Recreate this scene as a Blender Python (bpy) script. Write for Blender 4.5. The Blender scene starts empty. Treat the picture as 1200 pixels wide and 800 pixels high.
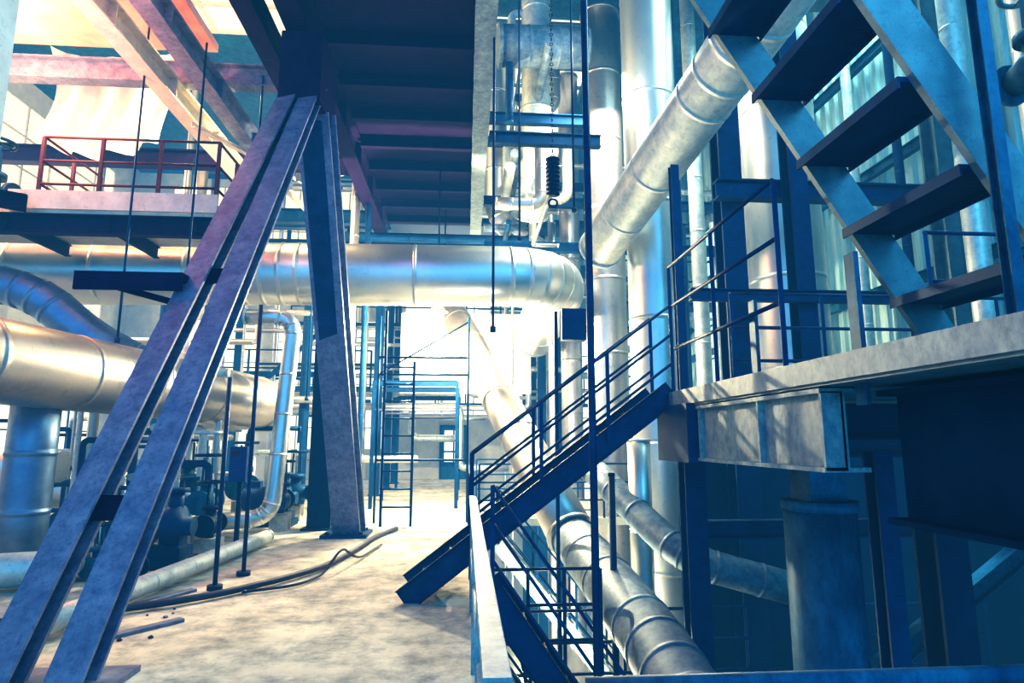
import bpy, math, random
from mathutils import Vector, Matrix
random.seed(7)
V=Vector
COL=bpy.context.scene.collection
# ------------------------------------------------------------ materials
def mat(name,c1,c2,metal=0.0,rough=0.5,scale=3.0,bump=0.15,stain=None,stain_amt=0.3,stretch=(1,1,1),emit=None,estr=0,fine=0,spec=None,tint=None,rv=1.0,ss=1.7):
    m=bpy.data.materials.new(name); m.use_nodes=True
    nt=m.node_tree; N=nt.nodes; L=nt.links
    b=N['Principled BSDF']
    tc=N.new('ShaderNodeTexCoord'); mp=N.new('ShaderNodeMapping'); mp.inputs['Scale'].default_value=stretch
    L.new(tc.outputs['Object'],mp.inputs['Vector'])
    n1=N.new('ShaderNodeTexNoise'); n1.inputs['Scale'].default_value=scale; n1.inputs['Detail'].default_value=8
    n1.inputs['Roughness'].default_value=0.65
    L.new(mp.outputs[0],n1.inputs['Vector'])
    r=N.new('ShaderNodeValToRGB'); r.color_ramp.elements[0].position=0.35; r.color_ramp.elements[1].position=0.68
    r.color_ramp.elements[0].color=(*c1,1); r.color_ramp.elements[1].color=(*c2,1)
    L.new(n1.outputs['Fac'],r.inputs['Fac'])
    out=r.outputs['Color']
    if stain:
        n2=N.new('ShaderNodeTexNoise'); n2.inputs['Scale'].default_value=scale*ss; n2.inputs['Detail'].default_value=14
        n2.inputs['Roughness'].default_value=0.8; n2.inputs['Distortion'].default_value=0.1
        L.new(mp.outputs[0],n2.inputs['Vector'])
        r2=N.new('ShaderNodeValToRGB'); r2.color_ramp.elements[0].position=0.62-stain_amt*0.3; r2.color_ramp.elements[1].position=0.84-stain_amt*0.2
        L.new(n2.outputs['Fac'],r2.inputs['Fac'])
        mx=N.new('ShaderNodeMixRGB'); mx.inputs['Color2'].default_value=(*stain,1)
        L.new(r2.outputs['Color'],mx.inputs['Fac']); L.new(out,mx.inputs['Color1']); out=mx.outputs['Color']
    if fine:
        n3=N.new('ShaderNodeTexNoise'); n3.inputs['Scale'].default_value=fine; n3.inputs['Detail'].default_value=12
        n3.inputs['Roughness'].default_value=0.72
        L.new(mp.outputs[0],n3.inputs['Vector'])
        r3=N.new('ShaderNodeValToRGB'); r3.color_ramp.elements[0].position=.36; r3.color_ramp.elements[1].position=.58
        r3.color_ramp.elements[0].color=(.30,.34,.42,1); r3.color_ramp.elements[1].color=(1,1,1,1)
        L.new(n3.outputs['Fac'],r3.inputs['Fac'])
        mx=N.new('ShaderNodeMixRGB'); mx.blend_type='MULTIPLY'; mx.inputs['Fac'].default_value=.85
        L.new(out,mx.inputs['Color1']); L.new(r3.outputs['Color'],mx.inputs['Color2']); out=mx.outputs['Color']
    L.new(out,b.inputs['Base Color'])
    b.inputs['Metallic'].default_value=metal
    mr=N.new('ShaderNodeMapRange'); mr.inputs['To Min'].default_value=max(0.05,rough-0.08*rv); mr.inputs['To Max'].default_value=min(1,rough+0.1*rv)
    L.new(n1.outputs['Fac'],mr.inputs['Value']); L.new(mr.outputs[0],b.inputs['Roughness'])
    if bump:
        bp=N.new('ShaderNodeBump'); bp.inputs['Strength'].default_value=bump; bp.inputs['Distance'].default_value=0.012
        L.new(n1.outputs['Fac'],bp.inputs['Height']); L.new(bp.outputs[0],b.inputs['Normal'])
    if spec is not None: b.inputs['Specular IOR Level'].default_value=spec
    if tint: b.inputs['Specular Tint'].default_value=(*tint,1)
    if emit:
        b.inputs['Emission Color'].default_value=(*emit,1); b.inputs['Emission Strength'].default_value=estr
        b.inputs['Specular IOR Level'].default_value=0.1
    return m
BT=(.25,.6,1.0)
M={}
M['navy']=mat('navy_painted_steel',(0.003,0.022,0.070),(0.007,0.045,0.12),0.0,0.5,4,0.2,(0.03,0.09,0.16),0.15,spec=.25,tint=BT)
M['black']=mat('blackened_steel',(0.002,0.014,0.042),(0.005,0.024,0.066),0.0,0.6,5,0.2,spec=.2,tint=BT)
M['blue']=mat('worn_blue_steel',(0.010,0.060,0.11),(0.03,0.14,0.21),0.1,0.5,5,0.3,(0.004,0.025,0.06),0.5,spec=.3,tint=BT,ss=3,stretch=(1,1,.5))
M['teal']=mat('weathered_teal_steel',(0.06,0.12,0.15),(0.15,0.24,0.26),0.1,0.5,5,0.2,(0.02,0.05,0.09),0.5,ss=4)
M['paleblue']=mat('pale_blue_steel',(0.24,0.36,0.40),(0.48,0.58,0.54),0.1,0.5,4,0.2,(0.05,0.11,0.18),0.35,ss=4)
M['stained']=mat('stained_edge_steel',(0.17,0.24,0.28),(0.34,0.41,0.39),0.1,0.55,6,0.3,(0.04,0.09,0.14),0.6,ss=3,stretch=(1,1,.6))
M['mauve']=mat('weathered_mauve_steel',(0.10,0.12,0.21),(0.22,0.24,0.34),0.2,0.45,5,0.3,(0.03,0.04,0.11),0.5,ss=3)
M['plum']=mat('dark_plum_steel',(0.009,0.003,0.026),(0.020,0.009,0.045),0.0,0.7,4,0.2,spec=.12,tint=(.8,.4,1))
M['pale']=mat('cream_painted_steel',(0.48,0.45,0.40),(0.66,0.62,0.52),0.1,0.5,4,0.15,(0.20,0.19,0.25),0.3,ss=3)
M['clad']=mat('aluminium_cladding',(0.54,0.57,0.58),(0.70,0.70,0.66),0.85,0.36,1.4,0.0,(0.30,0.36,0.42),0.25,rv=.5,ss=4)
M['brass']=mat('tarnished_cladding',(0.38,0.38,0.40),(0.60,0.54,0.47),0.85,0.36,1.4,0.02,(0.14,0.17,0.28),0.35,rv=.5,ss=4)
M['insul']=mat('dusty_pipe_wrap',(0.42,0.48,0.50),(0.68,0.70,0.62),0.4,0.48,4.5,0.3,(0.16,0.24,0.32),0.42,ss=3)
M['insulblue']=mat('dull_blue_pipe_wrap',(0.08,0.14,0.22),(0.26,0.33,0.36),0.3,0.55,5,0.4,(0.02,0.06,0.14),0.5,ss=3)  # dull grey-blue wrap, darker than the dusty one
M['bluepipe']=mat('blue_pipe_cladding',(0.10,0.17,0.30),(0.18,0.29,0.42),0.7,0.42,3,0.02)
M['red']=mat('maroon_painted_rail',(0.06,0.004,0.025),(0.10,0.012,0.04),0.0,0.5,5,0.1,spec=.2)
M['conc']=mat('dusty_concrete',(0.46,0.43,0.35),(0.68,0.63,0.50),0.0,0.85,1.0,0.9,(0.18,0.20,0.25),0.38,fine=2.4,ss=3,spec=.2)
M['conc2']=mat('lower_concrete',(0.50,0.50,0.42),(0.72,0.68,0.55),0.0,0.8,1.5,0.3,(0.05,0.09,0.16),0.35)
M['darkwall']=mat('dark_blue_void_shade',(0.001,0.018,0.048),(0.004,0.036,0.080),0.0,0.8,1.2,0.3,spec=.08,tint=BT)  # shade of the void under the platform put into the base colour
M['cyan']=mat('cyan_siding_sheet',(0.18,0.36,0.40),(0.48,0.62,0.58),0.2,0.5,1.3,0.1,(0.02,0.14,0.22),0.5,(1,1,0.15))
M['wall']=mat('cream_plaster',(0.52,0.49,0.40),(0.70,0.65,0.50),0.0,0.8,2,0.2,(0.2,0.25,0.32),0.2)
M['glow']=mat('daylit_glass',(0.5,0.5,0.4),(0.5,0.5,0.4),0,0.5,2,0,emit=(1.0,0.88,0.60),estr=1.05)
M['glare']=mat('added_glare_glow',(0.5,0.5,0.4),(0.5,0.5,0.4),0,0.5,2,0,emit=(1.0,0.85,0.50),estr=1.25)  # emission for the added glare panel
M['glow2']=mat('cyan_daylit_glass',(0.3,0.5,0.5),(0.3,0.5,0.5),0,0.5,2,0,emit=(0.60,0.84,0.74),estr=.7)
M['glowwarm']=mat('warm_daylit_glass',(0.5,0.4,0.3),(0.5,0.4,0.3),0,0.5,2,0,emit=(1.0,0.70,0.32),estr=1.15)
M['lamp']=mat('lit_lamp_glass',(1,1,1),(1,1,1),0,0.3,2,0,emit=(1,0.86,0.6),estr=80)
M['tarp']=mat('white_tarpaulin',(0.74,0.68,0.52),(0.88,0.82,0.64),0,0.7,2,0.2)
M['rubber']=mat('black_rubber',(0.006,0.01,0.035),(0.02,0.025,0.06),0,0.6,6,0.1)
M['pink']=mat('rose_ceiling_board',(0.74,0.22,0.20),(0.88,0.40,0.30),0,0.7,1.5,0.1)
M['motor']=mat('blue_motor_paint',(0.01,0.03,0.12),(0.015,0.05,0.17),0.1,0.5,5,0.1,spec=.2)
# ------------------------------------------------------------ mesh builder
class MB:
    def __init__(s): s.v=[]; s.f=[]; s.sm=[]
    def add(s,vs,fs,smooth=False):
        o=len(s.v); s.v+= [V(x) for x in vs]
        for f in fs: s.f.append([i+o for i in f]); s.sm.append(smooth)
    def box(s,a,b):
        x0,y0,z0=a; x1,y1,z1=b
        vs=[(x0,y0,z0),(x1,y0,z0),(x1,y1,z0),(x0,y1,z0),(x0,y0,z1),(x1,y0,z1),(x1,y1,z1),(x0,y1,z1)]
        s.add(vs,[(0,3,2,1),(4,5,6,7),(0,1,5,4),(1,2,6,5),(2,3,7,6),(3,0,4,7)]); return s
    def frame(s,p1,p2,up=None):
        d=(p2-p1).normalized()
        u=V(up) if up else (V((0,0,1)) if abs(d.z)<0.95 else V((0,1,0)))
        x=d.cross(u).normalized(); u=x.cross(d).normalized(); return d,x,u
    def beam(s,p1,p2,w,h,prof='box',t=None,up=None):
        p1=V(p1);p2=V(p2); d,x,u=s.frame(p1,p2,up); t=t or min(w,h)*0.12; a=w/2;b=h/2
        if prof=='I': P=[(-a,-b),(a,-b),(a,-b+t),(t/2,-b+t),(t/2,b-t),(a,b-t),(a,b),(-a,b),(-a,b-t),(-t/2,b-t),(-t/2,-b+t),(-a,-b+t)]
        elif prof=='C': P=[(-a,-b),(a,-b),(a,-b+t),(-a+t,-b+t),(-a+t,b-t),(a,b-t),(a,b),(-a,b)]
        elif prof=='L': P=[(-a,-b),(a,-b),(a,-b+t),(-a+t,-b+t),(-a+t,b),(-a,b)]
        else:
            c=min(w,h)*0.08; P=[(-a+c,-b),(a-c,-b),(a,-b+c),(a,b-c),(a-c,b),(-a+c,b),(-a,b-c),(-a,-b+c)]
        n=len(P); vs=[p1+x*q[0]+u*q[1] for q in P]+[p2+x*q[0]+u*q[1] for q in P]
        fs=[(i,(i+1)%n,(i+1)%n+n,i+n) for i in range(n)]
        s.add(vs,fs+[tuple(range(n-1,-1,-1)),tuple(range(n,2*n))]); return s
    def cyl(s,p1,p2,r1,r2=None,seg=20):
        return s.rings([(p1,r1),(p2,r1 if r2 is None else r2)],seg)
    def rings(s,pr,seg=20,cap=True):
        pts=[V(p) for p,_ in pr]; n=len(pts)
        tang=[]
        for i in range(n):
            t=pts[min(i+1,n-1)]-pts[max(i-1,0)]
            if t.length<1e-6: t=V((0,0,1))
            tang.append(t.normalized())
        d=tang[0]; u=V((0,0,1)) if abs(d.z)<0.9 else V((0,1,0))
        x=d.cross(u).normalized()
        vs=[]
        for i in range(n):
            d=tang[i]; x=(x-d*x.dot(d)).normalized(); y=d.cross(x)
            r=pr[i][1]
            for k in range(seg):
                a=2*math.pi*k/seg; vs.append(pts[i]+x*math.cos(a)*r+y*math.sin(a)*r)
        fs=[(i*seg+k,i*seg+(k+1)%seg,(i+1)*seg+(k+1)%seg,(i+1)*seg+k) for i in range(n-1) for k in range(seg)]
        s.add(vs,fs,True)
        if cap:
            o=len(s.v)-n*seg
            s.f.append([o+k for k in range(seg-1,-1,-1)]); s.sm.append(False)
            s.f.append([o+(n-1)*seg+k for k in range(seg)]); s.sm.append(False)
        return s
    def torus(s,c,ax,R,r,S=24,T=8):
        c=V(c);ax=V(ax).normalized(); u=V((0,0,1)) if abs(ax.z)<.9 else V((1,0,0)); x=ax.cross(u).normalized();y=ax.cross(x)
        vs=[]
        for i in range(S):
            a=2*math.pi*i/S; dd=x*math.cos(a)+y*math.sin(a)
            for j in range(T):
                b=2*math.pi*j/T; vs.append(c+dd*(R+r*math.cos(b))+ax*r*math.sin(b))
        s.add(vs,[(i*T+j,((i+1)%S)*T+j,((i+1)%S)*T+(j+1)%T,i*T+(j+1)%T) for i in range(S) for j in range(T)],True); return s
    def mk(s,name,m,parent=None,origin=None,label=None):
        o=V(origin) if origin is not None else V((0,0,0))
        me=bpy.data.meshes.new(name); me.from_pydata([v-o for v in s.v],[],s.f)
        me.polygons.foreach_set('use_smooth',s.sm); me.update()
        me.materials.append(M[m] if isinstance(m,str) else m)
        ob=bpy.data.objects.new(name,me); COL.objects.link(ob)
        if parent is None: ob.location=o
        else: ob.parent=parent
        if label: ob['label']=label
        return ob
class Thing:
    def __init__(s,name,label,cat,origin,group=None):
        s.o=V(origin); s.e=bpy.data.objects.new(name,None); s.e.empty_display_size=0.2; COL.objects.link(s.e); s.e.location=s.o
        s.e['label']=label; s.e['category']=cat
        if group: s.e['group']=group
    def part(s,name,mb,m,parent=None,label=None):
        return mb.mk(name,m,parent or s.e,s.o,label)
def single(name,label,cat,mb,m,origin,group=None):
    ob=mb.mk(name,m,None,origin); ob['label']=label; ob['category']=cat
    if group: ob['group']=group
    return ob
def struct(name,mb,m):
    ob=mb.mk(name,m); ob['kind']='structure'; return ob
# ---- pipes
def pipe_path(pts,bend):
    pts=[V(p) for p in pts]; out=[(pts[0],0)]
    for i in range(1,len(pts)-1):
        a,b,c=pts[i-1],pts[i],pts[i+1]; d1=(a-b);d2=(c-b)
        l=min(bend,d1.length*.48,d2.length*.48); p=b+d1.normalized()*l;q=b+d2.normalized()*l
        n=8
        for k in range(n+1):
            t=k/n; out.append((p*(1-t)**2+b*2*t*(1-t)+q*t*t,1))
    out.append((pts[-1],0)); return out
def pipe(name,label,pts,r,m='clad',bend=None,band=1.2,seg=28,cat='pipe',group=None,flange=True,bands=True):
    bend=bend or r*2.2
    P=pipe_path(pts,bend); pr=[]; e=min(0.008,r*0.04); bw=min(0.04,r*.15); g=0
    def seam(c,d): return [(c-d*bw*1.3,r),(c-d*bw*.6,r),(c-d*bw*.5,r+e),(c+d*bw*.5,r+e),(c+d*bw*.6,r),(c+d*bw*1.3,r)]
    for i in range(len(P)-1):
        a,ka=P[i]; b,kb=P[i+1]; L=(b-a).length
        d=(b-a).normalized() if L>1e-6 else V((0,0,1))
        if not bands: pr.append((a,r)); continue
        if ka and L<bend:
            g+=1
            if (g%2==0 or r>.5) and L>bw*3: pr.append((a,r)); pr+=seam(a+d*L*.5,d)
            else: pr.append((a,r))
        else:
            pr.append((a,r)); n=int(L/band)
            for k in range(1,n+1): pr+=seam(a+d*(L*k/(n+1)),d)
    pr.append((P[-1][0],r))
    t=Thing(name,label,cat,pts[0],group)
    mb=MB(); mb.rings(pr,seg); t.part('pipe_shell',mb,m)
    if flange:
        for a,b in ((P[0][0],P[1][0]),(P[-1][0],P[-2][0])):
            d=(b-a).normalized(); f=MB(); f.cyl(a-d*0.01,a+d*max(.03,r*.15),r*1.06,seg=seg)
            t.part('end_collar',f,m)
    return t
def railing(label,pts,h=1.0,rails=(1.0,0.5),sp=1.5,m='navy',r=0.022,group=None,flat=False):
    pts=[V(p) for p in pts]; t=Thing('guard_railing',label,'railing',pts[0],group)
    for j,(a,b) in enumerate(zip(pts[:-1],pts[1:])):
        L=(b-a).length; n=max(1,round(L/sp))
        for k in range(n+1):
            if k==0 and j: continue
            c=a.lerp(b,k/n); q=MB(); q.beam(c,c+V((0,0,h)),r*2.2,r*2.2,'L'); t.part('post',q,m)
        for i,f in enumerate(rails):
            q=MB()
            if flat and i==0: q.beam(a+V((0,0,h*f)),b+V((0,0,h*f)),0.07,0.03)
            else: q.cyl(a+V((0,0,h*f)),b+V((0,0,h*f)),r,seg=10)
            t.part('top_rail' if i==0 else 'middle_rail',q,m)
    return t
def ibeam(label,p1,p2,w,h,m,prof='I',name='steel_beam',group=None,plates=False):
    q=MB(); q.beam(p1,p2,w,h,prof)
    if plates:
        p1=V(p1);p2=V(p2); d,x,u=q.frame(p1,p2)
        n=int((p2-p1).length/1.6)
        for k in range(1,n): 
            c=p1.lerp(p2,k/n); q.beam(c-d*.01,c+d*.01,w*.96,h*.96)
    return single(name,label,'beam',q,m,p1,group)
def stair(label,x0,z0,x1,z1,y0,y1,n,m,mt,hand=True,sh=0.24,tw=0.26,rm=None,railside=(0,1),rh=0.95,f0=0.0,group=None):
    t=Thing('steel_staircase',label,'staircase',(x0,(y0+y1)/2,z0),group)
    for y in (y0,y1):
        q=MB(); q.beam((x0,y,z0+.02),(x1,y,z1+.02),0.05,sh,'C'); t.part('stringer',q,m)
    for k in range(1,n):
        f=k/n; x=x0+(x1-x0)*f; z=z0+(z1-z0)*f
        q=MB(); q.box((x-tw/2,y0+.025,z-.02),(x+tw/2,y1-.025,z+.015)); 
        q.box((x-tw/2,y0+.025,z-.06),(x-tw/2+.015,y1-.025,z-.02)); q.box((x+tw/2-.015,y0+.025,z-.06),(x+tw/2,y1-.025,z-.02))
        t.part('tread',q,mt)
    if hand:
        xa=x0+(x1-x0)*f0; za=z0+(z1-z0)*f0
        for s in railside:
            y=(y0,y1)[s]
            for hh,nm in ((rh,'handrail'),(rh*.66,'middle_rail'),(rh*.33,'middle_rail')):
                q=MB(); q.cyl((xa,y,za+hh),(x1,y,z1+hh),0.016,seg=10); t.part(nm,q,rm or m)
            for k in range(4):
                f=k/3; x=xa+(x1-xa)*f; z=za+(z1-za)*f; q=MB(); q.beam((x,y,z),(x,y,z+rh),.04,.04,'L'); t.part('post',q,rm or m)
    return t
# ============================================================ SETTING
q=MB(); q.box((-14,-2,-0.25),(0.12,26,0)); struct('floor',q,'conc')
q=MB(); q.box((0.12,-2,-5.2),(9,26,-5)); struct('floor.001',q,'conc2')
q=MB(); q.box((-14,26,-5),(9,26.3,13)); struct('wall_back',q,'wall')
q=MB(); q.box((-14.3,-2,0),(-14,26,13)); struct('wall_left',q,'wall')
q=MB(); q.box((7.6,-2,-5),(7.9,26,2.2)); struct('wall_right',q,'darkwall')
q=MB(); q.box((3.15,9.0,-5),(7.6,9.12,1.35)); struct('wall_added_dark',q,'darkwall')  # dark sheet added to keep the lower void dark behind the posts
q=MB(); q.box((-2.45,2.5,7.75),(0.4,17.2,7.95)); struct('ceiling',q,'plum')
q=MB(); q.box((-13,4,8.3),(-4.4,10.2,8.45)); struct('ceiling.001',q,'pink')
q=MB(); q.box((-14,-2,12.9),(9,26,13.1)); struct('ceiling.002',q,'blue')
q=MB(); q.box((0.0,-2,-5),(0.12,26,-0.25)); struct('wall_front',q,'conc2')
def siding(name,P0,P1,z0,z1):
    q=MB(); P0=V(P0);P1=V(P1); d=(P1-P0).normalized(); nn=V((-d.y,d.x,0)); L=(P1-P0).length; s=0; xs=[]
    while s<L:
        for ds,dx in ((0,0),(.14,0),(.18,.06),(.28,.06),(.32,0)): xs.append(P0+d*(s+ds)+nn*dx)
        s+=.32
    vs=[];fs=[]
    for p in xs: vs+=[(p.x,p.y,z0),(p.x,p.y,z1)]
    for k in range(len(xs)-1): fs.append((2*k,2*k+1,2*k+3,2*k+2))
    q.add(vs,fs); struct(name,q,'cyan')
siding('wall_right.001',(7.55,3,0),(7.55,26,0),2.2,12.9)
siding('wall_back.002',(1.0,25.7,0),(7.5,25.7,0),6.2,12.9)
siding('wall_back.003',(3.9,19.0,0),(7.5,19.0,0),6.8,12.9)
def window(n,a,b,axis,glass,nx,nz,fr='navy',inner=1):
    e=bpy.data.objects.new('window_%d'%n,None); COL.objects.link(e); e['kind']='structure'
    x0,y0,z0=a;x1,y1,z1=b
    q=MB(); q.box(a,b); q.mk('glass_pane',glass,e)
    q=MB(); t=.05
    for i in range(nx+1):
        f=i/nx
        if axis=='y': x=x0+(x1-x0)*f; q.box((x-t/2,y0-.05,z0),(x+t/2,y0,z1))
        elif axis=='z': x=x0+(x1-x0)*f; q.box((x-t,y0,z0-.1),(x+t,y1,z0))
        else: y=y0+(y1-y0)*f; s=(x1 if inner>0 else x0); q.box((s-.03,y-t/2,z0),(s+.05,y+t/2,z1))
    for i in range(nz+1):
        z=z0+(z1-z0)*i/nz
        if axis=='y': q.box((x0,y0-.055,z-t/2),(x1,y0-.005,z+t/2))
        elif axis=='z': y=y0+(y1-y0)*i/nz; q.box((x0,y-t,z0-.09),(x1,y+t,z0-.01))
        else: s=(x1 if inner>0 else x0); q.box((s-.03,y0,z-t/2),(s+.055,y1,z+t/2))
    q.mk('window_frame',fr,e)
window(1,(-12.5,25.9,1.2),(-8.5,25.98,6.5),'y','glow',5,6,'pale')
window(2,(-7.8,25.9,1.2),(-3.2,25.98,6.5),'y','glow',5,6,'pale')
window(3,(-2.6,25.9,2.6),(1.8,25.98,8.0),'y','glow',3,3,'pale')
window(4,(2.2,25.9,-1),(7.2,25.98,6.0),'y','glow',6,8,'pale')
window(5,(-12.5,25.9,7.5),(-3,25.98,12.3),'y','glowwarm',9,5,'pale')
window(7,(-13.98,7,5.8),(-13.9,24,12),'x','glowwarm',14,6,'pale')
window(8,(-13.98,7,1.0),(-13.9,24,4.6),'x','glow',14,4)
window(11,(7.4,15,3),(7.45,18,8),'x','glow2',3,5,'blue',inner=-1)
window(12,(-11,10.5,12.8),(-3,16,12.88),'z','glowwarm',8,5,'pale')
window(13,(.5,15.0,12.8),(3.6,23,12.88),'z','glow',3,8,'teal')
window(14,(-1.9,18.1,2.95),(1.9,18.15,5.3),'y','glare',1,1,'pale')  # glowing panel added behind the large pipe for the glare, no real window
e=bpy.data.objects.new('door_1',None); COL.objects.link(e); e['kind']='structure'
q=MB(); q.box((-.95,25.85,0),(.0,25.9,2.1)); q.mk('door_leaf','blue',e)
q=MB(); 
for i in range(2):
    for j in range(3): q.box((-.85+i*.42,25.82,.7+j*.45),(-.5+i*.42,25.85,1.08+j*.45))
q.mk('door_glass','glow',e)
q=MB(); q.box((-1.05,25.8,0),(-.95,25.95,2.2)); q.box((0,25.8,0),(.1,25.95,2.2)); q.box((-1.05,25.8,2.1),(.1,25.95,2.2)); q.mk('door_frame','navy',e)
q=MB(); q.cyl((-.1,25.8,1.0),(-.1,25.74,1.0),.02); q.mk('door_handle','black',e)
# ============================================================ A-FRAME BRACE
t=Thing('a_frame_brace','weathered mauve steel raking brace with twin front channels and rear leg','brace',(-2.7,4.6,0))
for x0,x1 in ((-2.98,-2.40),(-2.53,-2.13)):
    q=MB(); q.beam((x0,4.45,-.0),(x1,8.1,6.5),0.25,0.17,'C',t=.025); t.part('front_leg',q,'mauve')
for k in (1,3,5):
    f=k/6; c=V((-2.75,4.47,0)).lerp(V((-2.26,8.12,6.5)),f); d=V((.46,3.65,6.5)).normalized()
    q=MB(); q.beam(c-d*.1,c+d*.1,.42,.02); t.part('batten_plate',q,'plum')
q=MB(); q.beam((-1.93,11.0,0),(-2.18,8.35,6.2),0.46,0.38,'I',t=.045); t.part('rear_leg',q,'mauve')
q=MB(); q.beam((-1.96,11.0,.1),(-2.2,8.40,6.1),0.34,0.42,'box'); t.part('rear_leg_cover',q,'navy')
q=MB(); q.box((-2.55,7.8,6.1),(-2.0,8.7,7.1)); t.part('gusset_plate',q,'plum')
q=MB(); q.box((-3.25,4.1,0),(-2.25,4.8,.04)); t.part('base_plate',q,'mauve')
q=MB(); q.box((-2.35,10.6,0),(-1.6,11.35,.05)); t.part('base_plate',q,'navy')
for x,y in ((-2.9,4.3),(-2.4,4.3),(-2.25,10.7),(-1.7,10.7),(-2.25,11.25),(-1.7,11.25)):
    q=MB(); q.cyl((x,y,.04),(x,y,.09),.03,seg=6); t.part('bolt',q,'black')
t=Thing('step_bracket','dark steel step bracket fixed to the raking brace','bracket',(-3.3,6.2,3.05))
q=MB(); q.box((-3.75,6.0,3.12),(-2.75,6.3,3.2)); q.box((-3.75,6.0,3.02),(-2.75,6.03,3.12)); t.part('step_plate',q,'plum')
q=MB(); q.beam((-3.5,6.15,3.1),(-2.75,6.15,2.9),.06,.06); t.part('support_arm',q,'plum')
def column(label,x,y,z0,z1,w,m,prof='I',group=None,h=None):
    t=Thing('steel_column',label,'column',(x,y,z0),group)
    q=MB(); q.beam((x,y,z0),(x,y,z1),w,h or w,prof); t.part('shaft',q,m)
    q=MB(); q.box((x-w*.7,y-w*.7,z0),(x+w*.7,y+w*.7,z0+.04)); t.part('base_plate',q,m)
    return t
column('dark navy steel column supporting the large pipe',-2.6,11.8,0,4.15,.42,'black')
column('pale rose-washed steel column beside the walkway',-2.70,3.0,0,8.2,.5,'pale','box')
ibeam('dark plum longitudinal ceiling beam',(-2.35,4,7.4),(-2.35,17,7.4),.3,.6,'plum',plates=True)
ibeam('stained pale longitudinal ceiling beam',(.22,3,7.5),(.22,17,7.5),.3,.45,'stained')
y=3.2
while y<17.2:
    ibeam('dark plum ceiling joist under deck',(-2.2,y,7.62),(.08,y,7.62),.12,.2,'plum',group='joists under the deck',name='ceiling_joist'); y+=1.1
for x,m in ((-5.05,'pale'),(-4.3,'mauve'),(-3.0,'plum')):
    ibeam('longitudinal roof beam of weathered steel',(x,4.5,7.45),(x,13.6,7.45),.28,.4,m,plates=True)
for y,m in ((7.2,'pale'),(10.3,'mauve'),(13.7,'plum'),(17.2,'navy')):
    ibeam('transverse roof beam of weathered steel',(-12,y,7.9),(-2.3,y,7.9),.25,.4,m)
for (a,b) in (((-4.85,10.5,7.1),(-3.2,13.4,7.1)),((-2.6,9.2,5.6),(-2.75,12.8,7.3)),((-4.3,13.95,7.4),(-2.4,13.95,5.6))):
    ibeam('diagonal angle bracing between roof beams',a,b,.12,.12,'pale','L',name='bracing_member')
for y in (18.5,21,23.5):
    ibeam('transverse navy steel beam spanning the hall',(-12,y,8.2),(7,y,8.2),.3,.45,'navy')
    for x in (-8.5,-2.6,2.3): column('slender navy steel hall column',x,y,0 if x<0 else -5,8,.24,'navy',group='hall columns')
# ============================================================ BIG PIPES
pipe('large_pipe','large aluminium-clad pipe with gored elbow crossing the hall',[(-12.5,11.5,4.55),(-4,11.8,4.75),(1.98,12,4.86),(2.0,17.6,4.6)],.6,'clad',bend=1.3,band=1.7,seg=56)
pipe('large_pipe','large tarnished metal-clad pipe running beside the brace',[(-6.5,3.5,2.64),(-3.95,13.2,2.32),(-6.5,14.8,2.3)],.5,'brass',bend=1.0,band=1.5,seg=48)
pipe('inclined_pipe','dusty wrapped pipe rising steeply behind the staircase',[(2.5,11.0,5.15),(3.2,6.8,6.2),(3.54,4.5,6.75)],.40,'insul',band=1.3,seg=40)
pipe('inclined_pipe','metal-clad pipe slanting down into the lower level',[(-.8,17.6,6.0),(1.6,9.4,0.2)],.36,'brass',bend=.7,band=1.4,seg=36)
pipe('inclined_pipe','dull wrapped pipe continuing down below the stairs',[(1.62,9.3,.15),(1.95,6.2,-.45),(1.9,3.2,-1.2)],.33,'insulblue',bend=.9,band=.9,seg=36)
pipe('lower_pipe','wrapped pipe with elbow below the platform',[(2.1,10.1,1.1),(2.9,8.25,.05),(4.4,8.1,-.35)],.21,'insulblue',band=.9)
pipe('vertical_pipe','tall aluminium-clad riser pipe beside the platform',[(3.5,10.9,-4.98),(3.5,10.9,12.5)],.5,'clad',band=2.2,seg=40)
pipe('vertical_pipe','tall aluminium-clad riser behind the elbow',[(3.2,13.6,-4.98),(3.2,13.6,12)],.46,'brass',band=1.8,seg=36)
pipe('vertical_pipe','tarnished riser pipe near the far hoist',[(3.0,17.2,-4.98),(3.0,17.2,12.6)],.3,'brass',band=1.5)
pipe('storage_tank','pale cylindrical metal-clad tank behind the railing',[(5.5,9.9,-4.98),(5.5,9.9,12)],.62,'clad',band=1.6,seg=48,cat='tank')
pipe('vertical_pipe','bright metal riser near the corrugated siding',[(5.5,5.1,2.1),(5.5,5.1,12)],.16,'clad',band=1.2)
pipe('vertical_pipe','shiny narrow riser in the lower level',[(2.62,9.25,-4.98),(2.62,9.25,1.6)],.17,'clad',band=1.5)
for x,y,r,m in ((6.6,7.2,.14,'insul'),(7.05,9.0,.07,'navy'),(6.2,11.4,.18,'clad'),(7.1,10.2,.09,'insul'),(6.55,13.4,.12,'brass'),(7.0,7.7,.05,'navy'),(5.0,12.5,.16,'insul'),(4.3,11.8,.1,'navy'),(7.2,6.3,.06,'brass')):
    pipe('wall_riser','slender vertical riser before the corrugated siding',[(x,y,2.15 if y<9.2 else -4.98),(x,y,12.2)],r,m,band=1.3,seg=16,group='risers before the siding',flange=False)
pipe('overhead_pipe','thick wrapped overhead pipe dropping behind the hoist',[(1.6,13.4,12.6),(1.6,13.4,8.8),(1.6,14.5,7.0)],.36,'insul',band=.8,group='overhead pipes')
pipe('overhead_pipe','thick clad overhead pipe among crowded pipework',[(.75,15.8,12.6),(.75,15.8,7.4),(2.0,15.8,6.6)],.3,'clad',band=.8,group='overhead pipes')
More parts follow.
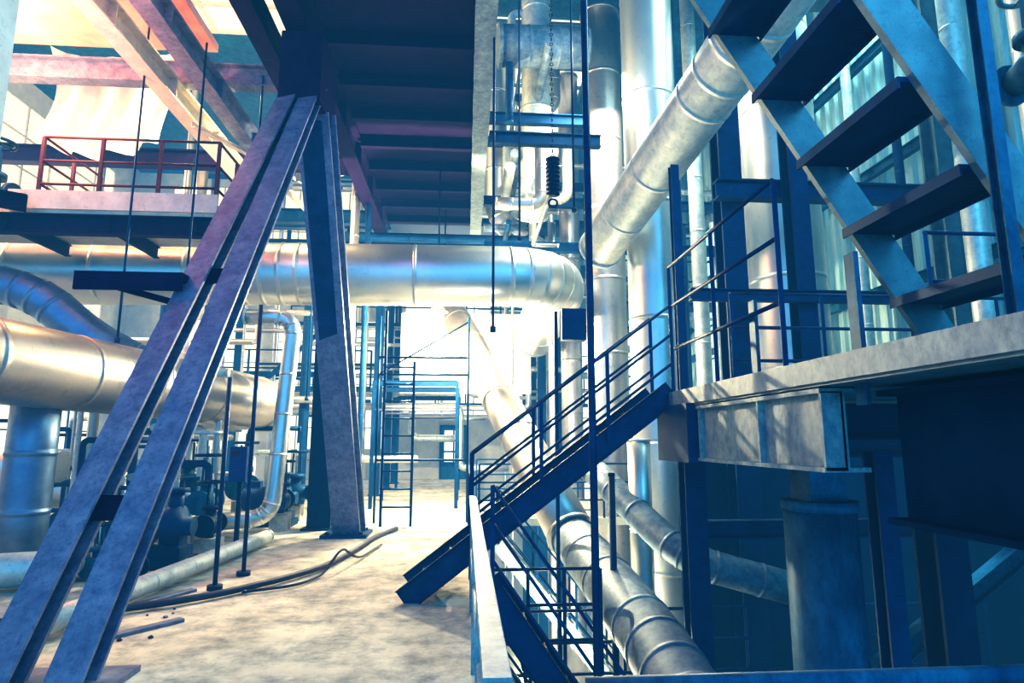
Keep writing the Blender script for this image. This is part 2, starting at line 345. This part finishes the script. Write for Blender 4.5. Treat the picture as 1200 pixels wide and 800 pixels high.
pipe('overhead_pipe','broad wrapped duct running under the roof',[(.6,11.8,9.8),(2.5,11.9,9.9)],.42,'insulblue',band=.8,group='overhead pipes')
pipe('thin_pipe','thin dark vertical conduit from lower level upward',[(1.13,5.45,-4.98),(1.13,5.45,9)],.034,'navy',seg=14,bands=False)
pipe('thin_pipe','thin dark vertical conduit beside the staircase',[(1.75,7.4,-4.98),(1.75,7.4,1.2)],.04,'navy',seg=14,bands=False)
pipe('bent_pipe','dark blue clad pipe bending down to the larger pipe',[(-10,9.8,4.1),(-6.9,10,4.0),(-6.0,10.2,3.2),(-5.3,10.5,2.8)],.3,'bluepipe',bend=.8,band=.8)
pipe('branch_pipe','shiny branch pipe dropping from the larger pipe to floor',[(-5.45,8.3,2.15),(-5.45,8.3,0)],.27,'bluepipe',band=.8)
pipe('slim_pipe','silver pipe with flexible lower elbow beside the column',[(-3.9,11.0,3.75),(-3.05,11.0,3.75),(-3.2,10.8,.32),(-4.6,10.5,.26)],.14,'clad',bend=.35,band=.9,seg=20)
pipe('floor_pipe','pale pipe lying along the concrete floor',[(-3.35,5.4,.14),(-3.0,10.0,.14)],.1,'insul',band=.9)
pipe('floor_pipe','pale lagged pipe on the floor by the wall',[(-9,6.0,.22),(-4.4,7.4,.22),(-4.6,7.9,.22)],.18,'insul',band=.9)
pipe('floor_pipe','pale lagged pipe low above the floor',[(-12,9.6,1.2),(-6,9.8,1.2)],.22,'clad',band=.9)
pipe('floor_pipe','pale lagged pipe low above the floor',[(-12,11.6,.7),(-6,11.8,.7)],.3,'clad',band=.9)
P=[(-4.2,5.8,.05),(-3.1,6.3,.05),(-2.5,6.75,.05),(-2.0,7.5,.05),(-1.72,8.1,.05),(-1.55,9.2,.05),(-1.42,10.6,.05),(-1.2,11.4,.05)]
pipe('rubber_hose','black rubber hose snaking across the concrete floor',P,.035,'rubber',bend=.5,seg=12,bands=False,cat='hose')
pipe('rubber_hose','thin black cable curling over the floor',[(-2.3,6.95,.03),(-1.8,7.2,.03),(-1.65,7.8,.03),(-1.5,8.0,.3),(-1.4,8.6,.04),(-1.25,9.8,.03)],.016,'rubber',bend=.3,seg=8,bands=False,cat='hose')
for k in range(10):
    x=random.uniform(-3.2,-2.4) ; y=random.uniform(5.4,6.9); s=random.uniform(.012,.03)
    q=MB(); q.rings([((x,y,0),s),((x+s*.3,y,s*.6),s*.9),((x+s*.2,y+s*.2,s),s*.3)],6)
    single('rubble_piece','small dark broken rubble piece on the concrete floor','rubble',q,random.choice(['rubber','mauve']),(x,y,0),'loose rubble')
for (x,y,a,l) in ((-2.75,5.7,.9,.8),(-3.1,6.7,1.1,1.0)):
    q=MB(); d=V((math.cos(a),math.sin(a),0))*l/2; q.beam(V((x,y,.015))-d,V((x,y,.015))+d,.09,.03); single('floor_plank','short grimy plank lying on the floor','plank',q,'mauve',(x,y,0),'floor planks')
# ============================================================ PLATFORM (right)
q=MB(); q.box((2.2,1.0,1.93),(7.5,6.75,2.1)); t=Thing('platform_deck','raised platform deck with stained pale steel edge','platform',(2.2,1,1.93)); t.part('slab',q,'teal')
q=MB(); q.box((2.18,1.0,1.95),(2.2,6.75,2.1)); t.part('edge_strip',q,'stained')
q=MB(); q.beam((2.36,3.7,1.66),(2.36,6.7,1.66),.3,.52,'I',t=.03)
for y in (5.75,4.55,3.7): q.box((2.22,y,1.41),(2.36,y+.025,1.9))
q.box((2.27,3.72,1.43),(2.3,5.75,1.9))
t.part('edge_girder',q,'stained')
q=MB(); q.beam((2.25,6.62,1.66),(7.4,6.62,1.66),.25,.5,'I'); t.part('cross_girder',q,'navy')
q=MB(); q.beam((2.7,1.0,1.5),(2.7,3.65,1.5),.3,.8,'I'); t.part('inner_girder',q,'darkwall')
for y in (2.2,3.6,5.0): 
    q=MB(); q.beam((2.9,y,1.75),(7.4,y,1.75),.16,.3,'I'); t.part('floor_joist',q,'black')
q=MB(); q.box((2.12,5.8,1.38),(2.6,6.72,1.95)); t.part('end_block',q,'navy')
t=Thing('round_column','stout round blue column with collar carrying the platform','column',(2.85,4.9,-4.98))
q=MB(); q.cyl((2.85,4.9,-4.98),(2.85,4.9,1.1),.27,seg=36); t.part('shaft',q,'blue')
q=MB(); q.cyl((2.85,4.9,1.04),(2.85,4.9,1.12),.285,seg=36); q.box((2.7,4.75,1.12),(3.0,5.05,1.42)); t.part('capital',q,'blue')
column('dark steel post carrying the platform corner',2.42,6.55,-4.98,1.38,.22,'navy')
column('dark steel post in the lower level',4.4,5.6,-4.98,1.5,.3,'black')
column('dark steel post in the lower level',4.2,7.3,-4.98,1.5,.3,'black')
column('dark steel post in the lower level',3.9,3.6,-4.98,1.5,.3,'navy')
column('dark steel post in the lower level',5.6,5.0,-4.98,1.5,.4,'darkwall')
column('dark steel post in the lower level',4.9,4.3,-4.98,1.5,.12,'navy')
column('dark steel post in the lower level',3.3,6.0,-4.98,1.5,.1,'black')
column('dark steel post in the lower level',3.45,5.0,-4.98,1.5,.16,'navy')
column('tall navy steel column rising past the platform',3.95,8.65,-4.98,11,.34,'navy')
column('slim navy steel column beside the risers',2.8,7.75,-4.98,5.3,.11,'navy')
column('tall navy steel column behind the platform railing',4.65,8.0,2.1,11,.26,'navy')
column('pale steel column in front of the siding',6.9,8.0,2.2,12,.3,'teal')
column('pale steel column in front of the siding',6.9,12.0,2.2,12,.3,'teal')
for z in (4.2,6.4,8.6):
    ibeam('horizontal navy siding girt',(7.35,4,z),(7.35,24,z),.12,.18,'blue',name='siding_girt',group='siding girts')
ibeam('navy steel cross beam between columns',(3.6,8.25,5.2),(7,8.25,5.2),.2,.28,'navy')
ibeam('navy steel cross beam between columns',(2.95,7.75,3.5),(6.7,7.75,3.5),.12,.16,'navy')
ibeam('pale steel cross beam high above',(4.2,8.9,9.0),(7,8.9,9.0),.3,.4,'teal')
ibeam('navy steel brace below the platform',(2.6,6.9,-2.2),(6.8,6.9,.6),.16,.2,'blue')
ibeam('navy steel cross beam below the platform',(2.7,7.0,.6),(7.4,7.0,.6),.16,.2,'navy')
ibeam('dark steel cross beam below the platform',(3.6,4.6,-.9),(7.5,4.6,-.9),.2,.35,'navy')
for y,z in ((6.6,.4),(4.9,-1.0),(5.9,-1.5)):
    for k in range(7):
        q=MB(); q.box((7.54,y+k*.13,z-.9),(7.58,y+k*.13+.06,z)); single('louvre_gap_glow','pale glowing strip for a bright gap in a screen','louvre',q,'glow2',(7.56,y+k*.13,z-.9),'louvre gap glows')  # emissive strips stand for light coming through the screen gaps
railing('navy three-bar guard railing along the platform edge',[(2.27,6.6,2.1),(2.27,4.2,2.1)],1.42,(1.0,.68,.34),1.2,'navy',.018)
for y in (4.75,3.45):
    q=MB(); q.beam((2.33,y,1.8),(2.33,y,2.72),.03,.1,'box'); single('stanchion_plate','flat blue steel stanchion bolted to the platform edge','post',q,'blue',(2.33,y,1.6),'stanchion plates')
railing('navy guard railing on the rear of the platform',[(3.0,6.65,2.1),(7.3,6.65,2.1)],1.15,(1,.66,.33),1.0,'navy',.02)
railing('navy guard railing running behind the upper stairs',[(4.0,4.9,2.1),(7.3,4.9,2.1)],1.3,(1,.66,.33),1.1,'navy',.018)
stair('navy steel staircase with handrails rising to the platform',-.6,0,2.22,2.1,6.45,7.2,10,'navy','black',rm='navy',f0=.24,tw=.24)
stair('steep teal steel staircase climbing above the platform',3.78,2.1,1.15,6.5,3.2,4.4,8,'teal','navy',hand=False,sh=.28,tw=.44)
stair('navy steel stairs descending to the lower level',.25,.25,3.0,-3.6,5.6,6.2,14,'navy','black',rm='navy',railside=(0,))
stair('pale steel stairs zigzagging in the lower shaft',2.6,-2.6,.6,-.2,11.0,11.7,10,'paleblue','navy',rm='navy')
stair('navy steel stairs in the lower shaft',.5,-2.6,2.2,-4.9,8.8,9.3,9,'navy','navy',rm='navy')
stair('navy steel stairs doubling back in the shaft',.3,-.9,1.6,-2.6,7.1,7.7,8,'navy','navy',rm='navy')
column('slim blue steel newel post beside the upper stairs',2.98,3.05,2.1,6.5,.07,'blue')
railing('worn pale walkway railing with flat top bar',[(.08,1.5,0),(.08,6.1,0)],1.05,(1.0,.55),1.5,'stained',.02,flat=True)
railing('walkway railing running toward the far door',[(.08,7.5,0),(.08,24,0)],1.05,(1.0,.55,.25),1.5,'navy',.02)
railing('worn blue handrail around the shaft opening',[(.3,1.58,0),(2.15,1.58,0)],1.01,(1.0,),1.8,'blue',.022)
railing('pale railing on the lower walkway',[(.5,9.8,-2.6),(.5,18,-2.6)],1.1,(1,.66,.33),1.0,'navy',.02)
railing('navy railing on the lower walkway',[(.4,8.0,-1.6),(6.8,8.0,-1.6)],1.1,(1,.66,.33),.8,'navy',.02)
railing('navy railing crossing the shaft',[(.3,13,0),(6.8,13,0)],1.1,(1,.66,.33),1.2,'navy',.02)
railing('navy railing crossing the far shaft',[(.3,16,0),(6.8,16,0)],1.1,(1,.66,.33),1.2,'navy',.02)
railing('navy railing around the lower shaft landing',[(.3,7.0,-.9),(1.5,7.0,-.9)],1.1,(1,.66,.33),.4,'navy',.018)
q=MB(); q.box((.12,13,-.15),(7.4,14.2,0)); single('crossing_walkway','pale steel walkway crossing the shaft','walkway',q,'conc2',(.12,13,-.15))
q=MB(); q.box((.12,16,-.15),(7.4,17,0)); single('crossing_walkway','pale steel walkway crossing the far shaft','walkway',q,'conc2',(.12,16,-.15))
q=MB(); q.box((.12,8,-1.72),(7.4,8.45,-1.6)); single('lower_walkway','steel walkway in the lower level','walkway',q,'conc2',(.12,8,-1.7))
t=Thing('steel_ladder','tall dark steel ladder standing on the walkway','ladder',(-1.3,12,0))
q=MB(); q.beam((-1.56,12,0),(-1.56,12,4.1),.05,.05); t.part('side_rail',q,'navy')
q=MB(); q.beam((-1.0,12,0),(-1.0,12,3.1),.05,.05); t.part('side_rail',q,'navy')
for k in range(9):
    q=MB(); q.cyl((-1.56,12,.35+k*.33),(-1.0,12,.35+k*.33),.018,seg=8); t.part('rung',q,'navy')
t=Thing('scaffold_frame','slim dark scaffold frame with crossbars behind the ladder','scaffold',(-1.5,12.5,0))
for x in (-1.75,.05):
    q=MB(); q.cyl((x,12.5,0),(x,12.5,4.1),.024,seg=10); t.part('upright',q,'navy')
for z in (1.2,2.9,3.25):
    q=MB(); q.cyl((-1.75,12.5,z),(.05,12.5,z),.024,seg=10); t.part('crossbar',q,'navy')
q=MB(); q.cyl((-1.75,12.5,2.9),(.05,12.5,4.0),.016,seg=8); t.part('diagonal_tube',q,'navy')
for y in (15,17,20.5):
    t=Thing('portal_frame','slim dark portal frame spanning the far walkway','frame',(-1,y,0),'portal frames')
    for x in (-2.2,-.2):
        q=MB(); q.beam((x,y,0),(x,y,3.0),.08,.08,'I'); t.part('upright',q,'navy')
    q=MB(); q.beam((-2.2,y,2.95),(-.2,y,2.95),.08,.14,'I'); t.part('lintel',q,'navy')
    q=MB(); q.cyl((-2.2,y,2.3),(-.2,y,2.3),.03,seg=8); t.part('crossbar',q,'mauve')
for k,(x,y,h) in enumerate(((-2.68,7.2,2.3),(-2.62,7.9,3.3))):
    t=Thing('stand_pipe','slim steel stanchion standing on a base plate','post',(x,y,0))
    q=MB(); q.cyl((x,y,0),(x,y,h),.025,seg=12); t.part('shaft',q,'navy')
    q=MB(); q.cyl((x,y,0),(x,y,.05),.08,seg=16); t.part('base_plate',q,'black')
for x,y,z0,z1 in ((-5.1,9.3,3.0,8.1),(-4.15,9.2,3.9,7.8),(.35,8.0,3.0,7.8),(-.6,16,5,8),(-3.6,10.2,4.0,7.9),(-3.3,13.1,2.4,7.9),(-6.2,13.6,2.8,7.9),(.9,10.2,5.0,12.9),(1.7,9.3,5.2,12.9)):
    q=MB(); q.cyl((x,y,z0),(x,y,z1),.018,seg=8); q.cyl((x,y,z0),(x,y,z0+.08),.04,seg=8)
    single('hanger_rod','thin steel hanger rod suspended from above','rod',q,'navy',(x,y,z0),'hanger rods')
t=Thing('chain_hoist','dark ribbed chain hoist block hanging on a chain','hoist',(1.2,8.2,4.9))
q=MB()
for k in range(90): q.torus((1.2,8.2,5.6+k*.08),((1,0,0) if k%2 else (0,1,0)),.024,.006,10,5)
t.part('chain',q,'black')
q=MB(); pr=[]
for k in range(9): pr+=[((1.2,8.2,5.0+k*.065),.05),((1.2,8.2,5.02+k*.065),.1),((1.2,8.2,5.04+k*.065),.1),((1.2,8.2,5.06+k*.065),.05)]
q.rings(pr,16); t.part('hoist_body',q,'black')
q=MB(); q.torus((1.2,8.2,4.9),(0,1,0),.06,.015,16,8); t.part('hook',q,'black')
# ============================================================ BALCONY
t=Thing('balcony_deck','pale steel balcony deck with edge beam','balcony',(-7,10,5.0))
q=MB(); q.box((-9.5,9.5,5.0),(-3.9,11.0,5.12)); t.part('deck_plate',q,'pale')
q=MB(); q.beam((-9.5,9.5,4.85),(-3.9,9.5,4.85),.12,.32,'C'); t.part('edge_beam',q,'plum')
for x in (-8.5,-7,-5.5,-4.2): 
    q=MB(); q.beam((x,9.5,4.88),(x,11,4.88),.1,.2,'I'); t.part('joist',q,'plum')
q=MB(); q.box((-7.0,9.44,5.08),(-3.9,9.47,5.38)); t.part('kick_plate',q,'pale')
railing('maroon painted balcony railing with corner posts',[(-6.6,11,5.12),(-6.6,9.5,5.12),(-3.95,9.5,5.12),(-3.95,11,5.12)],1.15,(1,.66,.33),.95,'red',.022)
q=MB(); q.beam((-9.5,7.5,5.1),(-6.6,9.3,5.1),.14,.24,'C'); single('steel_beam','dark rail beam beside the balcony','beam',q,'plum',(-9.5,7.5,5.1))
q=MB(); vs=[];fs=[];n=28;m_=14
for i in range(n+1):
    for j in range(m_+1):
        u=i/n;w=j/m_; x=-8.6+2.4*u; z=9.6-(2.0+.4*math.sin(3*u))*w
        vs.append((x+.15*math.sin(w*4),12.2+.16*math.sin(u*22+w*3)*(0.3+w)+.1*math.sin(u*7),z-.25*math.sin(u*math.pi)*(1-w)))
for i in range(n):
    for j in range(m_): a=i*(m_+1)+j; fs.append((a,a+1,a+m_+2,a+m_+1))
q.add(vs,fs,True); single('tarpaulin','white draped tarpaulin sheet hanging above the balcony','tarpaulin',q,'tarp',(-7.4,12.2,8.5))
# ============================================================ valves / pumps
def valve(x,y,z,s=1.0,m='navy',hw='black',ax=(0,1,0),h=.55):
    t=Thing('gate_valve','steel gate valve with spoked handwheel','valve',(x,y,z),'gate valves')
    a=V(ax); c=V((x,y,z+.18*s))
    q=MB(); q.rings([(c-a*.2*s,.09*s),(c-a*.08*s,.12*s),(c,.15*s),(c+a*.08*s,.12*s),(c+a*.2*s,.09*s)],18); q.cyl(c,c+V((0,0,.22*s)),.09*s,.07*s,16); q.cyl((x,y,z),c,.06*s,.06*s,12)
    t.part('body',q,m)
    for sg in (-1,1):
        q=MB(); q.cyl(c+a*sg*.2*s,c+a*sg*.24*s,.15*s,seg=20); t.part('flange',q,m)
    q=MB(); q.cyl(c+V((0,0,.2*s)),c+V((0,0,.26*s)),.12*s,seg=16)
    q.beam(c+V((.06*s,0,.24*s)),c+V((.05*s,0,h*s)),.02*s,.03*s); q.beam(c+V((-.06*s,0,.24*s)),c+V((-.05*s,0,h*s)),.02*s,.03*s); t.part('yoke',q,m)
    q=MB(); q.cyl(c+V((0,0,.2*s)),c+V((0,0,(h+.15)*s)),.015*s,seg=8); t.part('stem',q,'clad')
    w=c+V((0,0,(h+.03)*s)); q=MB(); q.torus(w,(0,0,1),.16*s,.018*s,22,8)
    for k in range(5):
        an=k*2*math.pi/5; q.cyl(w,w+V((math.cos(an),math.sin(an),0))*.16*s,.011*s,seg=6)
    q.cyl(w-V((0,0,.02)),w+V((0,0,.03)),.035*s,seg=10); t.part('handwheel',q,hw)
for x,y,z,s,ax in ((-3.55,9.2,.25,1.0,(0,1,0)),(-3.95,10.0,.45,1.2,(0,1,0)),(-4.75,9.2,.1,1.1,(0,1,0)),(-3.75,7.5,0,.9,(0,1,0)),(-5.0,11.8,.6,1.3,(1,0,0)),(-7.6,9.9,5.12,1.6,(1,0,0)),(-3.4,13.0,.3,1.4,(1,0,0)),(-4.3,7.9,0,.8,(0,1,0)),(-3.3,11.7,.3,1.2,(0,1,0)),(-6.3,10.8,0,1.5,(0,1,0)),(-4.4,12.9,.4,1.5,(0,1,0))):
    valve(x,y,z,s,ax=ax,m=random.choice(['navy','black','blue']))
    if .2<z<1:
        q=MB(); q.box((x-.15,y-.15,0),(x+.15,y+.15,z)); single('valve_pedestal','squat concrete pedestal under a valve','pedestal',q,'conc',(x,y,0),'pedestals')
valve(5.0,4.6,4.6,1.3,m='blue',hw='teal'); 
pipe('thin_pipe','thin pipe carrying the upper valve',[(5.0,4.6,2.1),(5.0,4.6,4.62)],.06,'blue',bands=False)
def pump(x,y,m='motor'):
    t=Thing('pump_unit','electric motor and pump on a steel base','pump',(x,y,0),'pump units')
    q=MB(); q.box((x-.5,y-.25,0),(x+.5,y+.25,.12)); q.box((x-.45,y-.2,.12),(x+.45,y+.2,.25)); t.part('base_frame',q,'black')
    q=MB(); pr=[]
    for k in range(14): pr+=[((x-.45+k*.035,y,.5),.19),((x-.44+k*.035,y,.5),.22),((x-.43+k*.035,y,.5),.22),((x-.42+k*.035,y,.5),.19)]
    q.rings(pr,22); q.box((x-.35,y-.08,.68),(x-.15,y+.08,.82)); q.box((x-.4,y-.15,.24),(x-.05,y+.15,.34)); t.part('motor',q,m)
    q=MB(); q.cyl((x+.02,y,.5),(x+.15,y,.5),.05,seg=12); t.part('shaft_coupling',q,'clad')
    q=MB(); q.rings([((x+.15,y,.5),.15),((x+.2,y,.5),.26),((x+.36,y,.5),.26),((x+.4,y,.5),.12),((x+.52,y,.5),.12)],24); q.cyl((x+.28,y,.6),(x+.28,y,.95),.09,seg=16); q.cyl((x+.28,y,.93),(x+.28,y,.98),.15,seg=16); q.box((x+.15,y-.12,.24),(x+.4,y+.12,.4)); t.part('pump_casing',q,'navy')
pump(-4.9,11.0); pump(-4.0,8.5,'navy'); pump(-5.6,12.9); pump(-3.7,12.3,'motor')
rs=random.Random(21)
for k in range(36):
    x=rs.uniform(-7.5,-3.9); y=rs.uniform(8.9,15.5); z=rs.uniform(.5,2.2); r=rs.uniform(.02,.07); dx=rs.uniform(.4,1.1)*rs.choice([-1,1]); dy=rs.uniform(-.6,.6)
    pts=rs.choice([[(x,y,0),(x,y,z),(x+dx,y,z),(x+dx,y+dy,z)],[(x,y,0),(x,y,z),(x+dx,y+dy,z),(x+dx,y+dy,0)],[(x,y,0),(x,y,z+.6),(x+dx,y,z+.6)]])
    pipe('process_pipe','small bore process pipe around the pumps',pts,r,rs.choice(['clad','navy','navy','insul','brass']),seg=12,group='small process pipes',band=.6)
t=Thing('junction_box','muted blue electrical starter box on a stand','electrical box',(-3.3,9.4,0))
q=MB(); q.beam((-3.3,9.55,0),(-3.3,9.55,1.1),.06,.06); t.part('stand',q,'black')
q=MB(); q.box((-3.42,9.4,1.0),(-3.18,9.58,1.5)); t.part('enclosure',q,'motor')
q=MB(); q.box((-3.39,9.385,1.36),(-3.30,9.4,1.44)); t.part('front_panel',q,'red')
q=MB(); q.box((1.35,8.5,3.0),(1.7,8.7,3.45)); q.beam((1.3,8.75,-1.6),(1.3,8.75,3.45),.05,.05); single('junction_box','dark grey electrical box on a slim post','electrical box',q,'navy',(1.3,8.75,-1.6))
t=Thing('flood_lamp','glaring lit lamp hanging beneath the large pipe','lamp',(-.62,13.0,4.35))
q=MB(); q.cyl((-.62,13,4.25),(-.62,13,7.6),.015,seg=8); t.part('hanging_stem',q,'black')
q=MB(); q.rings([((-.62,13,4.5),.05),((-.62,13,4.42),.1),((-.62,13,4.3),.22)],20); t.part('lamp_shade',q,'pale')
q=MB(); q.rings([((-.62,13,4.3),.03),((-.62,13,4.24),.1),((-.62,13,4.15),.14),((-.62,13,4.06),.1),((-.62,13,4.0),.03)],20); t.part('bulb',q,'lamp')
# ============================================================ background pipework
labs=['slim metal-clad service pipe in the far hall','narrow dusty service pipe running between columns','dark service pipe in the far pipework']
for k in range(46):
    y=random.uniform(14.5,24.5); z=random.choice([2.6,3.2,3.9,4.7,5.4,6.1,6.8,9,9.8]); x0=random.uniform(-12,1); L=random.uniform(3,7); r=random.uniform(.03,.13)
    if 14.5<y<19 and z<5.6 and x0+L>-2 : y=19.5+random.uniform(0,4)
    m=random.choice(['clad','insul','brass','navy','navy'])
    drop=random.choice([-1,1])*random.uniform(.5,2)
    pipe('service_pipe',random.choice(labs[:2]) if m!='navy' else labs[2],[(x0,y,z),(x0+L,y,z),(x0+L,y,max(.6,z+drop)),(min(7.3,x0+L+1.5),y,max(.6,z+drop))],r,m,seg=14,group='far service pipes',band=1.2,flange=False)
for k in range(46):
    x=random.choice([random.uniform(-11,-2.2),random.uniform(1.2,7)]); y=random.uniform(14,24); r=random.uniform(.03,.14)
    m=random.choice(['clad','insul','navy','brass','navy'])
    z0=0 if x<0 else -4.98
    pipe('service_riser','vertical service riser in the far hall',[(x,y,z0),(x,y,random.uniform(6,12))],r,m,seg=14,group='far service risers',flange=False)
for k in range(24):
    x=random.uniform(.6,1.8); y=random.uniform(11.5,16.2); z=random.uniform(5.9,10.8); r=random.uniform(.04,.15); m=random.choice(['clad','insul','navy','insulblue','brass'])
    ax=random.choice([0,1,2])
    if ax==0: pts=[(x-.3,y,z),(x+.7,y,z),(x+.7,y,z+1.3)]
    elif ax==1: pts=[(x,y-1,z),(x,y+2,z),(x+.6,y+2,z)]
    else: pts=[(x,y,z-.8),(x,y,z+1),(x+.7,y,z+1)]
    pipe('overhead_pipe','short bent overhead pipe among crowded pipework',pts,r,m,seg=16,group='overhead pipes',band=.6)
for y,z,x1 in ((11.2,7.4,2.6),(12.6,8.6,2.6),(14.25,6.2,7),(14.9,7.6,7),(12.9,10.6,2.6)):
    ibeam('navy steel pipe support beam overhead',(.4,y,z),(x1,y,z),.16,.24,'navy',name='support_beam',group='pipe support beams')
for y,z,x0,x1 in ((15.5,5.2,3.4,7),(17.55,8.0,-2.3,7),(19,3.2,-9,-2.9),(21.2,5.6,-6,6),(24,3.0,-7,7)):
    q=MB(); q.box((x0,y,z-.12),(x1,y+.75,z)); single('mezzanine_walkway','steel mezzanine walkway in the far hall','walkway',q,'navy',(x0,y,z),'mezzanine walkways')
    railing('slim railing on a mezzanine walkway',[(x0,y,z),(x1,y,z)],1.1,(1,.5),1.2,'navy',.025,group='mezzanine railings')
for k,(a,b) in enumerate((((2.6,18.2,0),(7,18.2,5)),((-8.2,18.2,1),(-3,18.2,6)))):
    ibeam('diagonal steel bracing in the hall',a,b,.14,.14,'navy','L',name='bracing_member')
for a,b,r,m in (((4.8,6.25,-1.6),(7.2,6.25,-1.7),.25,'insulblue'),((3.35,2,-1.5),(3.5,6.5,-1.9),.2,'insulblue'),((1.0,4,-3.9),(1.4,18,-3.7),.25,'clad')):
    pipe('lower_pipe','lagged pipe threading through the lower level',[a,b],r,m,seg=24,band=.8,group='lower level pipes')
# ============================================================ lights
def area(loc,target,size,power,color,sy=None):
    l=bpy.data.lights.new('area_light','AREA'); l.energy=power; l.color=color; l.size=size
    if sy: l.shape='RECTANGLE'; l.size_y=sy
    o=bpy.data.objects.new('area_light',l); COL.objects.link(o); o.location=loc
    o.rotation_euler=(V(target)-V(loc)).to_track_quat('-Z','Y').to_euler(); return o
def point(loc,power,color,r=.2):
    l=bpy.data.lights.new('point_light','POINT'); l.energy=power; l.color=color; l.shadow_soft_size=r
    o=bpy.data.objects.new('point_light',l); COL.objects.link(o); o.location=loc
def spot(loc,target,power,color,ang,r=.1):
    l=bpy.data.lights.new('spot_light','SPOT'); l.energy=power; l.color=color; l.shadow_soft_size=r; l.spot_size=math.radians(ang); l.spot_blend=.4
    o=bpy.data.objects.new('spot_light',l); COL.objects.link(o); o.location=loc
    o.rotation_euler=(V(target)-V(loc)).to_track_quat('-Z','Y').to_euler()
area((-2,24.5,6),(-1,10,1),9,900,(1,.82,.50),6)
area((-12.5,14,8),(-3,9,3),8,1100,(1,.74,.42),5)
point((-.62,12.9,3.85),2500,(1,.80,.46),.05)
spot((2.1,14.6,3.6),(-1.6,7,0),1300,(1,.84,.54),70,.05)
point((-.3,17.0,4.2),420,(1,.80,.46),.4)
point((2.0,14.8,2.2),350,(1,.86,.58),.3)
point((-7.5,9,7.2),600,(1,.55,.25),.4)
spot((-6.5,6.6,5.4),(-6.8,7.8,8.3),1400,(1,.25,.20),120,.3)
point((-4.6,11.5,8.6),1100,(1,.70,.28),.4)
point((-4.0,7.2,6.9),45,(1,.38,.25),.3)
point((-1.1,8.5,6.2),14,(.75,.3,.9),.3)
area((5.5,.5,7),(3.5,6,3),3,190,(.16,.66,.92))
area((6.5,9,11),(5,8,3),3,900,(.62,.95,.86))
area((3.0,12,9),(3,13,5),2,480,(1,.90,.68))
point((2.2,9.6,8.2),180,(1,.90,.66),.3)
point((5.8,3.2,-.6),70,(.02,.45,.85),.6)
point((3.9,2.0,.6),18,(.02,.45,.85),.3)
point((1.2,9.9,-1.9),420,(1,.88,.58),.3)
point((1.5,14,-2.5),500,(1,.88,.58),.3)
point((6.0,7.4,.3),35,(.10,.65,.9),.4)
area((-1,-1,5),(-2.6,6,2),3,42,(.34,.38,1))
w=bpy.data.worlds.new('hall_haze_glow'); bpy.context.scene.world=w; w.use_nodes=True
nt=w.node_tree; bg=nt.nodes['Background']
bg.inputs['Color'].default_value=(.02,.15,.42,1); bg.inputs['Strength'].default_value=.25
em=nt.nodes.new('ShaderNodeEmission'); em.inputs['Color'].default_value=(.07,.48,.9,1); em.inputs['Strength'].default_value=.009  # blue self-glowing haze added to the air to lift the shadows
ab=nt.nodes.new('ShaderNodeVolumeAbsorption'); ab.inputs['Color'].default_value=(.5,.5,.5,1); ab.inputs['Density'].default_value=.01
ad=nt.nodes.new('ShaderNodeAddShader'); nt.links.new(em.outputs[0],ad.inputs[0]); nt.links.new(ab.outputs[0],ad.inputs[1])
nt.links.new(ad.outputs[0],nt.nodes['World Output'].inputs['Volume'])
# ============================================================ camera
cd=bpy.data.cameras.new('camera'); cd.lens=21.6; cd.sensor_width=36; cd.clip_end=200
co=bpy.data.objects.new('camera',cd); COL.objects.link(co); co.location=(0,0,1.6); co.rotation_euler=(math.pi/2+.15838,0,-.07529)
bpy.context.scene.camera=co
try:
    bpy.context.scene.view_settings.view_transform='Standard'
    bpy.context.scene.view_settings.look='High Contrast'
except Exception as ex: print(ex)
